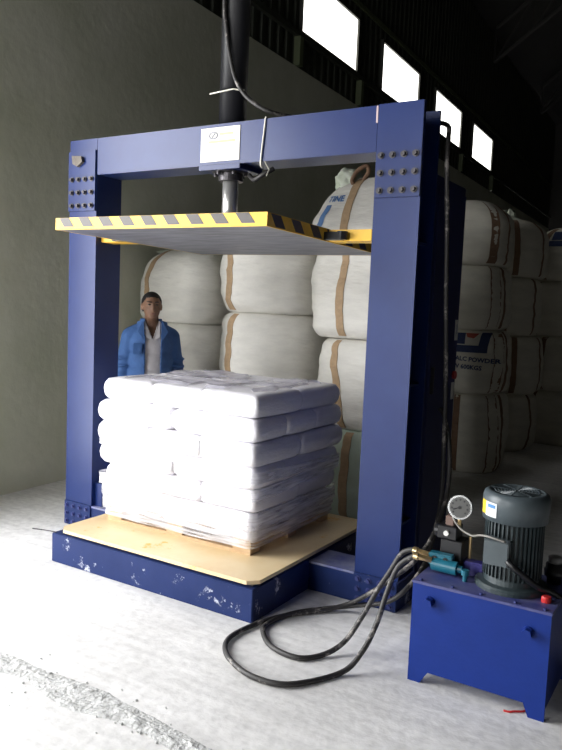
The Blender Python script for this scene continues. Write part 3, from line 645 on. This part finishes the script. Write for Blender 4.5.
# ------------------------------------------------------------------ bulk bags
def text_mesh(body, size):
    cu = bpy.data.curves.new('text', 'FONT'); cu.body = body; cu.size = size; cu.align_x = 'LEFT'; cu.resolution_u = 2; cu.offset = size * 0.035
    t = bpy.data.objects.new('text', cu); COL.objects.link(t)
    bpy.context.view_layer.update()
    me = bpy.data.meshes.new_from_object(t.evaluated_get(bpy.context.evaluated_depsgraph_get()))
    bpy.data.objects.remove(t); bpy.data.curves.remove(cu)
    bm = bmesh.new(); bm.from_mesh(me); bpy.data.meshes.remove(me)
    bmesh.ops.triangulate(bm, faces=bm.faces[:]); return bm
class Bag:
    def __init__(s, a, b, h, seed, style='stack', n=3.4):
        s.a, s.b, s.h, s.seed, s.style, s.n = a, b, h, seed, style, n
    def prof(s, t):
        e = 0.13
        k = 1.0
        if t < e: k = 0.86 + 0.14 * math.sqrt(max(0, 1 - ((e - t) / e) ** 2))
        if s.style == 'cone':
            if t > 0.12: q = (t - 0.12) / 0.88; k = 1 - 0.34 * q ** 1.1 - 0.2 * q ** 7
        elif s.style == 'dome':
            if t > 0.55: q = (t - 0.55) / 0.45; k = 0.35 + 0.65 * math.sqrt(max(0, 1 - q ** 2.4))
        else:
            if t > 1 - e: k = 0.84 + 0.16 * math.sqrt(max(0, 1 - ((t - 1 + e) / e) ** 2))
        return k * (0.955 + 0.055 * math.sin(PI * min(1, t) ** 0.8))
    def disp(s, x, y, z):
        t = z / s.h
        d = 0.034 * noise.noise((x * 2.2 + s.seed * 3.1, y * 2.2, z * 2.6)) + 0.012 * noise.noise((x * 4 + s.seed, y * 4, z * 13)) + 0.006 * noise.noise((x * 9 + s.seed, y * 9, z * 22))
        edge = max(0, 1 - min(t, 1 - t) / 0.3); ang = math.atan2(y, x)
        d += 0.016 * edge * noise.noise((math.cos(ang) * 7 + s.seed, math.sin(ang) * 7, z * 1.5))
        return 1 + d / 0.45
    def pt(s, th, z, off=0.0):
        k = s.prof(z / s.h); c_, s_ = math.cos(th), math.sin(th)
        r = ((abs(c_) / (s.a * k)) ** s.n + (abs(s_) / (s.b * k)) ** s.n) ** (-1 / s.n)
        x, y = r * c_, r * s_; f = s.disp(x, y, z)
        v = Vector((x * f, y * f, z))
        return v + Vector((v.x, v.y, 0)).normalized() * off
    def front(s, x, z, off=0.004):
        k = s.prof(z / s.h); x = max(-s.a * k * .985, min(s.a * k * .985, x))
        y = -s.b * k * (1 - abs(x / (s.a * k)) ** s.n) ** (1 / s.n); f = s.disp(x, y, z)
        return Vector((x * f, y * f - off, z))
    def side(s, y, z, off=0.004):
        k = s.prof(z / s.h); y = max(-s.b * k * .985, min(s.b * k * .985, y))
        x = s.a * k * (1 - abs(y / (s.b * k)) ** s.n) ** (1 / s.n); f = s.disp(x, y, z)
        return Vector((x * f + off, y * f, z))
    def body(s):
        bm = bmesh.new(); NA, NZ = 64, 26; rings = []
        zs = [s.h * (0.5 - 0.5 * math.cos(PI * i / NZ)) * 0.999 + 0.0003 for i in range(NZ + 1)]
        for z in zs: rings.append([bm.verts.new(s.pt(2 * PI * i / NA, z)) for i in range(NA)])
        for k in range(NZ):
            for i in range(NA): bm.faces.new((rings[k][i], rings[k][(i + 1) % NA], rings[k + 1][(i + 1) % NA], rings[k + 1][i]))
        bm.faces.new(rings[0][::-1])
        inner = [bm.verts.new((v.co.x * .5, v.co.y * .5, s.h + (0.0 if s.style == 'stack' else 0.012))) for v in rings[-1]]
        for i in range(NA): bm.faces.new((rings[-1][i], rings[-1][(i + 1) % NA], inner[(i + 1) % NA], inner[i]))
        bm.faces.new(inner)
        return bm
    def ribbon(s, fn, wd, z0, z1, frac):
        bm = bmesh.new(); prev = None; N = 26
        for i in range(N + 1):
            z = z0 + (z1 - z0) * i / N; k = s.prof(z / s.h)
            fr_ = frac(i / N) if callable(frac) else frac
            c0 = fr_ * k
            q = [fn(c0 - wd / 2, z, 0.0), fn(c0 - wd / 2, z, 0.006), fn(c0 + wd / 2, z, 0.006), fn(c0 + wd / 2, z, 0.0)]
            r = [bm.verts.new(v) for v in q]
            if prev:
                for k2 in range(4): bm.faces.new((prev[k2], prev[(k2 + 1) % 4], r[(k2 + 1) % 4], r[k2]))
            else: bm.faces.new(r)
            prev = r
        bm.faces.new(prev[::-1]); return bm
def neck_mesh(z, r0, r1, h, seed, lean=(0, 0)):
    bm = bmesh.new(); NA, NZ = 28, 10; rings = []
    for k in range(NZ + 1):
        t = k / NZ; r = r0 * (1 - t) ** 1.5 + r1 * (0.55 + 0.9 * max(0, t - 0.45)) * (1 if t > 0 else 1)
        r *= 1 - 0.25 * math.exp(-((t - 0.5) / 0.1) ** 2)
        rings.append([bm.verts.new((lean[0] * t * t + r * (1 + 0.22 * math.sin(7 * a + seed) * t + 0.12 * math.sin(11 * a) * t) * math.cos(a), lean[1] * t * t + r * (1 + 0.22 * math.sin(7 * a + seed)) * math.sin(a), z + h * t + 0.03 * t * math.sin(3 * a + seed))) for a in [2 * PI * i / NA for i in range(NA)]])
    for k in range(NZ):
        for i in range(NA): bm.faces.new((rings[k][i], rings[k][(i + 1) % NA], rings[k + 1][(i + 1) % NA], rings[k + 1][i]))
    bm.faces.new(rings[0][::-1]); bm.faces.new(rings[-1]); return bm
def bag(label, x, y, z, h, rz=0.0, a=0.455, b=0.455, seed=1, style='stack', m=BAGM, fstraps=(-0.32,), sstraps=(), sm=STRAP, neck=None, prints=None, loops=False, tilt=(0, 0), group='white bulk bags stacked behind the press'):
    t = thing('bulk_bag', label, 'bag', (x, y, z), rz, group); t.rotation_euler = (tilt[0], tilt[1], rz)
    B = Bag(a, b, h, seed, style); obj('bag_body', B.body(), m, t, True)
    for f in fstraps:
        obj('strap', B.ribbon(B.front, 0.062, 0.02, h * 0.985, f), sm, t)
    for f in sstraps:
        obj('strap', B.ribbon(B.side, 0.05, 0.02, h * 0.985, f), sm, t)
    if loops:
        for f in fstraps:
            p0 = B.front(f * B.prof(.98), h * .97); o = bmesh.new()
            pts = smooth_path([p0, p0 + Vector((0.03, 0.02, .06)), p0 + Vector((0.09, .05, .09)), p0 + Vector((.14, .08, .04)), p0 + Vector((.12, .10, -.02))], 5)
            tube(o, pts, 0.016, 6); obj('lifting_loop', o, sm, t, True)
    if neck:
        nk = obj('neck', neck_mesh(h - 0.004, *neck['r'], neck['h'], seed, neck.get('lean', (0, 0))), neck.get('m', LINER), t, True)
        o = bmesh.new(); zt = h + neck['h'] * .5; R_ = neck['r'][1] * .75
        ln = neck.get('lean', (0, 0)); tube(o, [(ln[0] * .25 + R_ * math.cos(2 * PI * i / 16), ln[1] * .25 + R_ * math.sin(2 * PI * i / 16), zt) for i in range(17)], .012, 6, False); obj('tie', o, sm, nk)
    for pr in split_prints(prints):
        bm = pr[0]; ox, oz, m_ = pr[1], pr[2], pr[3]; sh = pr[4] if len(pr) > 4 else 0
        bmesh.ops.subdivide_edges(bm, edges=[e for e in bm.edges if e.calc_length() > 0.03], cuts=2, use_grid_fill=True)
        for v in bm.verts:
            px, pz = v.co.x + ox, v.co.y + oz + sh * v.co.x; v.co = B.front(px, pz, 0.005)
        obj('print', bm, m_, t)
    return t
def islands(bm):
    left = set(bm.verts); out = []
    while left:
        st = [left.pop()]; comp = set(st)
        while st:
            v = st.pop()
            for e in v.link_edges:
                q = e.other_vert(v)
                if q in left: left.discard(q); comp.add(q); st.append(q)
        nb = bmesh.new(); mp = {v: nb.verts.new(v.co) for v in comp}
        for f in bm.faces:
            if f.verts[0] in comp: nb.faces.new([mp[v] for v in f.verts])
        out.append(nb)
    bm.free(); return out
def split_prints(prints):
    for pr in prints or []:
        for b in islands(pr[0]): yield (b,) + tuple(pr[1:])
def flat_poly(pts):
    bm = bmesh.new(); bm.faces.new([bm.verts.new((x, y, 0)) for x, y in pts]); bmesh.ops.triangulate(bm, faces=bm.faces[:])
    for _ in range(2): bmesh.ops.subdivide_edges(bm, edges=bm.edges[:], cuts=1, use_grid_fill=True)
    return bm
LVL = {3: ['bottom', 'middle', 'top'], 4: ['bottom', 'second', 'third', 'top']}
# stack behind the man
for k in range(3):
    st = 'dome' if k == 2 else 'stack'
    t = bag('%s white bulk bag of the stack behind the man' % LVL[3][k].capitalize(), -0.53 + (0, .01, -.01)[k], 2.10, 0.70 * k, 0.70, (0.03, -0.04, 0.02)[k], 0.462, seed=k + 1, style=st, fstraps=(-0.24,))
    if k == 2:
        lb_ = bmesh.new(); g = {}
        for i in range(25):
            for j in range(13):
                u, v = i / 24 - .5, j / 12 - .5
                g[i, j] = lb_.verts.new((u * .72 + .06, v * .5 - .02, .655 + .07 * (1 - 3.2 * v * v) * (1 - 2.5 * u * u) + .03 * noise.fractal((u * 9, v * 9, 2), .8, 2, 3)))
        for i in range(24):
            for j in range(12): lb_.faces.new((g[i, j], g[i + 1, j], g[i + 1, j + 1], g[i, j + 1]))
        obj('liner', lb_, LINER, t, True)['label'] = 'pale green plastic liner folded over the top'
# stack behind the load
for k in range(3):
    bag('%s white bulk bag of the stack behind the wrapped load' % LVL[3][k].capitalize(), 0.51, 2.0, 0.765 * k, 0.765, (0.0, 0.05, -0.03)[k], 0.47, seed=k + 5, style='dome' if k == 2 else 'stack', fstraps=(-0.27,), loops=False)
# tall stack beside the right post
xs3 = (1.60, 1.58, 1.53, 1.45)
for k in range(4):
    pr = None
    if k == 3:
        pr = [(text_mesh('TINE', 0.068), -0.25, 0.335, PRINT_L), (flat_poly([(0, 0), (.10, 0), (.16, .26), (.11, .26), (.065, .05), (0, .05)]), -0.36, 0.05, PRINT_L)]
    nm = ['Pale green bottom bulk bag of the tall stack beside the right post', 'Second bulk bag up in the tall stack beside the right post', 'Third bulk bag up in the tall stack beside the right post', 'Top bulk bag above the platen, blue print and tied neck'][k]
    t = bag(nm, xs3[k], 1.80 + (0, .01, -.02, .02)[k], (0, .68, 1.375, 2.07)[k], (.68, .69, .69, .53)[k], (0.05, -0.06, 0.04, 0.0)[k], (0.44, 0.45, .465, .46)[k], seed=k + 11, style='cone' if k == 3 else 'stack', m=BAGG if k == 0 else BAGM,
        fstraps=((-0.1,), (-0.16,), (-.12,), (-0.06,))[k] if k != 1 else (lambda q: -0.20 + 0.10 * (1 - q),), prints=pr)
    if k == 3:      # liner bulging out of the near corner, webbing loop standing beside it
        lm = bmesh.new(); bmesh.ops.create_icosphere(lm, subdivisions=4, radius=1)
        for v in lm.verts:
            f = 1 + 0.16 * noise.fractal(v.co * 2.2, 0.8, 2.0, 4)
            v.co = Vector((v.co.x * .13 * f - .155 - .05 * v.co.z, v.co.y * .13 * f - .13, v.co.z * .13 * f + .49))
        obj('liner', lm, LINER, t, True)
        lp = smooth_path([(-.065, -.26, .46), (-.085, -.28, .50), (-.05, -.27, .57), (.01, -.24, .61), (.02, -.22, .57), (-.01, -.22, .52), (-.03, -.23, .47)], 6)
        lb2 = bmesh.new(); tube(lb2, lp, .017, 8); obj('lifting_loop', lb2, STRAP_D, t, True)
# stacks in the dark aisle to the right
def logo_prints(s=1.0, ox=0.0):
    return [(flat_poly([(0.0, .04), (.12, .04), (.12, .15), (.02, .15)]), -0.10 + ox, 0.46, PRINT_B), (flat_poly([(-.02, -.05), (.33, -.05), (.33, .02), (-.02, .02)]), -0.10 + ox, 0.47, PRINT_B),
            (flat_poly([(.25, .02), (.33, .02), (.35, .15), (.27, .15)]), -0.10 + ox, 0.47, PRINT_B), (flat_poly([(.12, .15), (.25, .15), (.20, .10), (.14, .11)]), -0.10 + ox, 0.46, PRINT_R)]
for k in range(4):
    pr = None
    if k == 1:
        pr = logo_prints(1, .13) + [(text_mesh('N TALC POWDER', 0.060), -0.03, 0.345, PRINT_B, -.05), (text_mesh('NW 600KGS', 0.060), 0.0, 0.265, PRINT_B, -.05)]
    nm = ['Bottom bulk bag of the stack right of the control cabinet', 'Bulk bag printed with blue logo and TALC POWDER right of the control cabinet', 'Bulk bag directly above the printed TALC POWDER bag', 'Top bulk bag of the stack right of the control cabinet'][k]
    bag(nm, (1.53, 1.52, 1.47, 1.47)[k], 4.0, (0, .8, 1.44, 2.08)[k], (.8, .64, .64, .66)[k], 0.02, 0.47, seed=k + 21, style='dome' if k == 3 else 'stack', m=BAGM2, fstraps=((0.10, .43), (.44,), (.43,), (.40,))[k], sstraps=(-.1,), sm=STRAP_D, prints=pr)
for s, (x, y, lab, n) in enumerate(((1.50, 5.45, 'second', 4), (2.12, 6.35, 'third', 4), (2.95, 7.2, 'fourth', 4), (0.55, 5.3, 'rear', 3))):
    for k in range(n):
        pr = logo_prints(1, -.12) if (s, k) in ((0, 1), (1, 3)) else None
        rn = {'second': 'second stack from the control cabinet in the dark aisle', 'third': 'third stack from the control cabinet in the dark aisle', 'fourth': 'stack at the right edge of the picture', 'rear': 'rear stack between the right post and the left wall'}[lab]
        bag('%s bulk bag of the %s' % (LVL[n][k].capitalize(), rn), x + (0, .05, -.03, .02)[k], y, 0.68 * k, 0.68, (0.0, .08, -.05, .03)[k], 0.46, seed=40 + s * 7 + k, style='dome' if k == n - 1 else 'stack', m=BAGM2,
            fstraps=(-.3, .22), sstraps=(-.15,), sm=STRAP_D, neck={'r': (.16, .06), 'h': .12, 'm': LINER} if (k == n - 1 and s in (0, 1)) else None, prints=pr, group='white bulk bags stacked in the dark aisle')

# ------------------------------------------------------------------ the man behind the load
def ell(bm, c, r, rot=None, sub=3):
    m = Matrix.Translation(c) @ (rot.to_4x4() if rot else Matrix.Identity(4)) @ Matrix.Diagonal((*r, 1))
    bmesh.ops.create_icosphere(bm, subdivisions=sub, radius=1, matrix=m)
def cap(bm, p0, p1, ra, rb, n=7):
    p0, p1 = Vector(p0), Vector(p1)
    for i in range(n + 1):
        t = i / n; r = ra + (rb - ra) * t; ell(bm, p0.lerp(p1, t), (r, r, r), None, 2)
    cyl(bm, p0, p1, ra, rb, 16)
def fuse(bm, voxel, name, m, parent, smooth_it=4):
    me = bpy.data.meshes.new(name); bm.to_mesh(me); bm.free()
    t = bpy.data.objects.new(name, me); COL.objects.link(t)
    md = t.modifiers.new('r', 'REMESH'); md.mode = 'VOXEL'; md.voxel_size = voxel; md.use_smooth_shade = True
    sm_ = t.modifiers.new('s', 'SMOOTH'); sm_.iterations = smooth_it; sm_.factor = 0.5
    bpy.context.view_layer.update()
    out = bpy.data.meshes.new_from_object(t.evaluated_get(bpy.context.evaluated_depsgraph_get()))
    bpy.data.objects.remove(t); bpy.data.meshes.remove(me)
    out.name = name; out.materials.clear(); out.materials.append(m)
    for f in out.polygons: f.use_smooth = True
    o = bpy.data.objects.new(name, out); COL.objects.link(o); o.parent = parent
    return o
def cut(o, test, thick=0.0):
    bm = bmesh.new(); bm.from_mesh(o.data)
    bmesh.ops.delete(bm, geom=[f for f in bm.faces if test(f.calc_center_median())], context='FACES')
    bm.to_mesh(o.data); bm.free()
    if thick:
        md = o.modifiers.new('thickness', 'SOLIDIFY'); md.thickness = thick; md.offset = -1
SKIN = mat('skin', (0.23, 0.125, 0.078), 0.55, var=0.06, vscale=20)
HAIR = mat('black_hair', (0.012, 0.010, 0.010), 0.6)
JACK = mat('blue_work_jacket', (0.045, 0.115, 0.30), 0.8, var=0.12, vscale=9, bump=0.3, bscale=22)
SHIRT = mat('pale_polo_shirt', (0.50, 0.48, 0.50), 0.8, var=0.06, vscale=10, bump=0.2, bscale=25)
TROU = mat('dark_trousers', (0.03, 0.03, 0.04), 0.85)
SHOE = mat('black_shoes', (0.015, 0.015, 0.015), 0.6)
MP = Vector((-0.10, 0.965, 0))
person = thing('person', 'man in open blue work jacket and pale polo shirt standing behind the load', 'person', MP, math.radians(49))
bb = bmesh.new()
# trunk
ell(bb, (0, 0, .96), (.155, .105, .13)); ell(bb, (0, 0, 1.10), (.145, .095, .16)); ell(bb, (0, .005, 1.25), (.165, .105, .16)); ell(bb, (0, .01, 1.335), (.14, .085, .07))
cap(bb, (0, .015, 1.36), (0, -.005, 1.50), .062, .055)
# head: cranium, face, jaw, nose, brow, ears, lips
HZ = 1.553
ell(bb, (0, .008, HZ + .022), (.076, .094, .088)); ell(bb, (0, -.022, HZ - .02), (.066, .072, .09)); ell(bb, (0, -.04, HZ - .085), (.042, .042, .028))
ell(bb, (0, -.093, HZ - .022), (.014, .020, .018)); cap(bb, (0, -.083, HZ + .018), (0, -.098, HZ - .018), .009, .012, 4)
ell(bb, (0, -.074, HZ + .034), (.052, .018, .010)); ell(bb, (0, -.080, HZ - .060), (.024, .011, .009))
for s in (-1, 1):
    ell(bb, (s * .077, .012, HZ - .005), (.011, .020, .031)); ell(bb, (s * .042, -.062, HZ - .018), (.020, .018, .018))
    sh, el, wr_ = Vector((s * .168, .012, 1.318)), Vector((s * .215, .035, 1.06)), Vector((s * .22, -.03, .84))
    cap(bb, (s * .08, .01, 1.36), sh, .05, .055); cap(bb, sh, el, .055, .043); cap(bb, el, wr_, .042, .028)
    pc = wr_ + Vector((0, -.012, -.055)); ell(bb, pc, (.018, .038, .052))
    for q, (dy, ln) in enumerate(((-.030, .066), (-.011, .075), (.009, .070), (.027, .056))):
        k0 = pc + Vector((0, dy, -.035)); k1 = k0 + Vector((-s * .004, -.003, -ln * .55)); k2 = k1 + Vector((-s * .014, -.004, -ln * .45))
        cap(bb, k0, k1, .0095, .009, 3); cap(bb, k1, k2, .009, .0075, 3)
    t0 = pc + Vector((0, -.034, .012)); t1 = t0 + Vector((-s * .006, -.018, -.032)); cap(bb, t0, t1, .011, .010, 3); cap(bb, t1, t1 + Vector((-s * .008, -.004, -.028)), .010, .008, 3)
    hp, kn, an = Vector((s * .09, 0, .90)), Vector((s * .10, -.012, .49)), Vector((s * .105, .02, .085))
    cap(bb, hp, kn, .085, .056); cap(bb, kn, an, .055, .038); cap(bb, an, an + Vector((0, -.13, -.045)), .038, .032)
body = fuse(bb, .0065, 'body', SKIN, person, 3)
# face details
for s in (-1, 1):
    o = bmesh.new(); ell(o, (s * .030, -.0835, HZ + .014), (.013, .006, .0055), None, 2); obj('eye', o, mat('dark_eye', (0.02, 0.015, 0.012), 0.3), body, True)
    o = bmesh.new(); cap(o, (s * .014, -.091, HZ + .034), (s * .048, -.078, HZ + .036), .0045, .0035, 4); obj('eyebrow', o, HAIR, body, True)
o = bmesh.new(); ell(o, (0, -.089, HZ - .060), (.022, .006, .0045), None, 2); obj('mouth', o, mat('lips', (0.24, 0.10, 0.08), 0.5), body, True)
hb = bmesh.new(); ell(hb, (0, .014, HZ + .030), (.083, .099, .090)); ell(hb, (0, .04, HZ - .01), (.079, .075, .075))
hair = fuse(hb, .006, 'hair', HAIR, person, 2)
def hair_cut(c):
    if c.y < -.045 and c.z < HZ + .072: return True
    if c.y < .0 and c.z < HZ + .03 + 0.9 * max(0, -c.y - .02): return True
    return c.z < HZ - .045
cut(hair, hair_cut, .006)
# shirt
sb_ = bmesh.new(); ell(sb_, (0, 0, .99), (.168, .118, .13)); ell(sb_, (0, 0, 1.10), (.16, .112, .16)); ell(sb_, (0, .003, 1.25), (.175, .116, .16)); ell(sb_, (0, .01, 1.345), (.145, .092, .07)); cap(sb_, (0, .015, 1.36), (0, .005, 1.445), .085, .072)
for s in (-1, 1): cap(sb_, (s * .08, .01, 1.355), (s * .165, .012, 1.315), .058, .063)
shirt = fuse(sb_, .009, 'shirt', SHIRT, person, 3)
cut(shirt, lambda c: c.z > 1.438 or (c.y < 0 and c.z > 1.30 and abs(c.x) < (c.z - 1.30) * .42), .004)
for s in (-1, 1):
    o = bmesh.new(); a = [(s * .012, -.125, 1.29), (s * .058, -.072, 1.435), (s * .092, -.062, 1.40), (s * .055, -.122, 1.31)]
    v0 = [o.verts.new(q) for q in a]; v1 = [o.verts.new((q[0], q[1] - .008, q[2])) for q in a]
    o.faces.new(v0); o.faces.new(v1[::-1])
    for i in range(4): o.faces.new((v0[i], v1[i], v1[(i + 1) % 4], v0[(i + 1) % 4]))
    obj('shirt_collar', o, SHIRT, person)
# jacket
jb = bmesh.new(); ell(jb, (0, 0, .90), (.195, .14, .11)); ell(jb, (0, 0, 1.0), (.19, .137, .13)); ell(jb, (0, 0, 1.12), (.183, .13, .16)); ell(jb, (0, .003, 1.25), (.192, .132, .16)); ell(jb, (0, .012, 1.345), (.155, .105, .072)); cap(jb, (0, .02, 1.37), (0, .018, 1.455), .098, .088)
for s in (-1, 1):
    cap(jb, (s * .07, .01, 1.362), (s * .168, .012, 1.31), .066, .070); cap(jb, (s * .168, .012, 1.31), (s * .22, .036, 1.06), .069, .058); cap(jb, (s * .22, .036, 1.06), (s * .225, -.03, .86), .058, .048)
    for zf in (1.13, 1.07, 1.0): ell(jb, (s * .222, .02, zf), (.066, .068, .013))
jacket = fuse(jb, .009, 'jacket', JACK, person, 3)
def jcut(c):
    if c.z > 1.452 and abs(c.x) < .12: return True
    lo = -.058 - .02 * max(0, 1.2 - c.z); hi = .064 + .03 * max(0, c.z - 1.3)
    if c.y < -.02 and lo < c.x < hi and c.z > .84: return True
    return c.z < .815
cut(jacket, jcut, .007)
for s in (-1, 1):
    o = bmesh.new(); a = [(s * .066, -.135, 1.27), (s * .072, -.082, 1.438), (s * .118, -.045, 1.425), (s * .120, -.105, 1.35)]
    v0 = [o.verts.new(q) for q in a]; v1 = [o.verts.new((q[0] * 1.02, q[1] - .012, q[2] + .004)) for q in a]
    o.faces.new(v0); o.faces.new(v1[::-1])
    for i in range(4): o.faces.new((v0[i], v1[i], v1[(i + 1) % 4], v0[(i + 1) % 4]))
    obj('jacket_collar', o, JACK, person)
o = bx(-.155, -.085, -.134, -.118, 1.17, 1.26, bev=.003); obj('pocket', o, JACK, person)
tr_ = bmesh.new(); ell(tr_, (0, 0, .93), (.165, .118, .11))
for s in (-1, 1): cap(tr_, (s * .09, 0, .90), (s * .10, -.012, .49), .098, .078); cap(tr_, (s * .10, -.012, .49), (s * .105, .015, .10), .078, .068)
trou = fuse(tr_, .010, 'trousers', TROU, person, 2); cut(trou, lambda c: c.z > 1.0 or c.z < .06, .004)
for s in (-1, 1):
    o = bmesh.new(); ell(o, (s * .105, -.05, .035), (.048, .13, .035)); ell(o, (s * .105, .02, .06), (.045, .055, .055))
    for v in o.verts: v.co.z = max(v.co.z, .0)
    obj('shoe', o, SHOE, person, True)
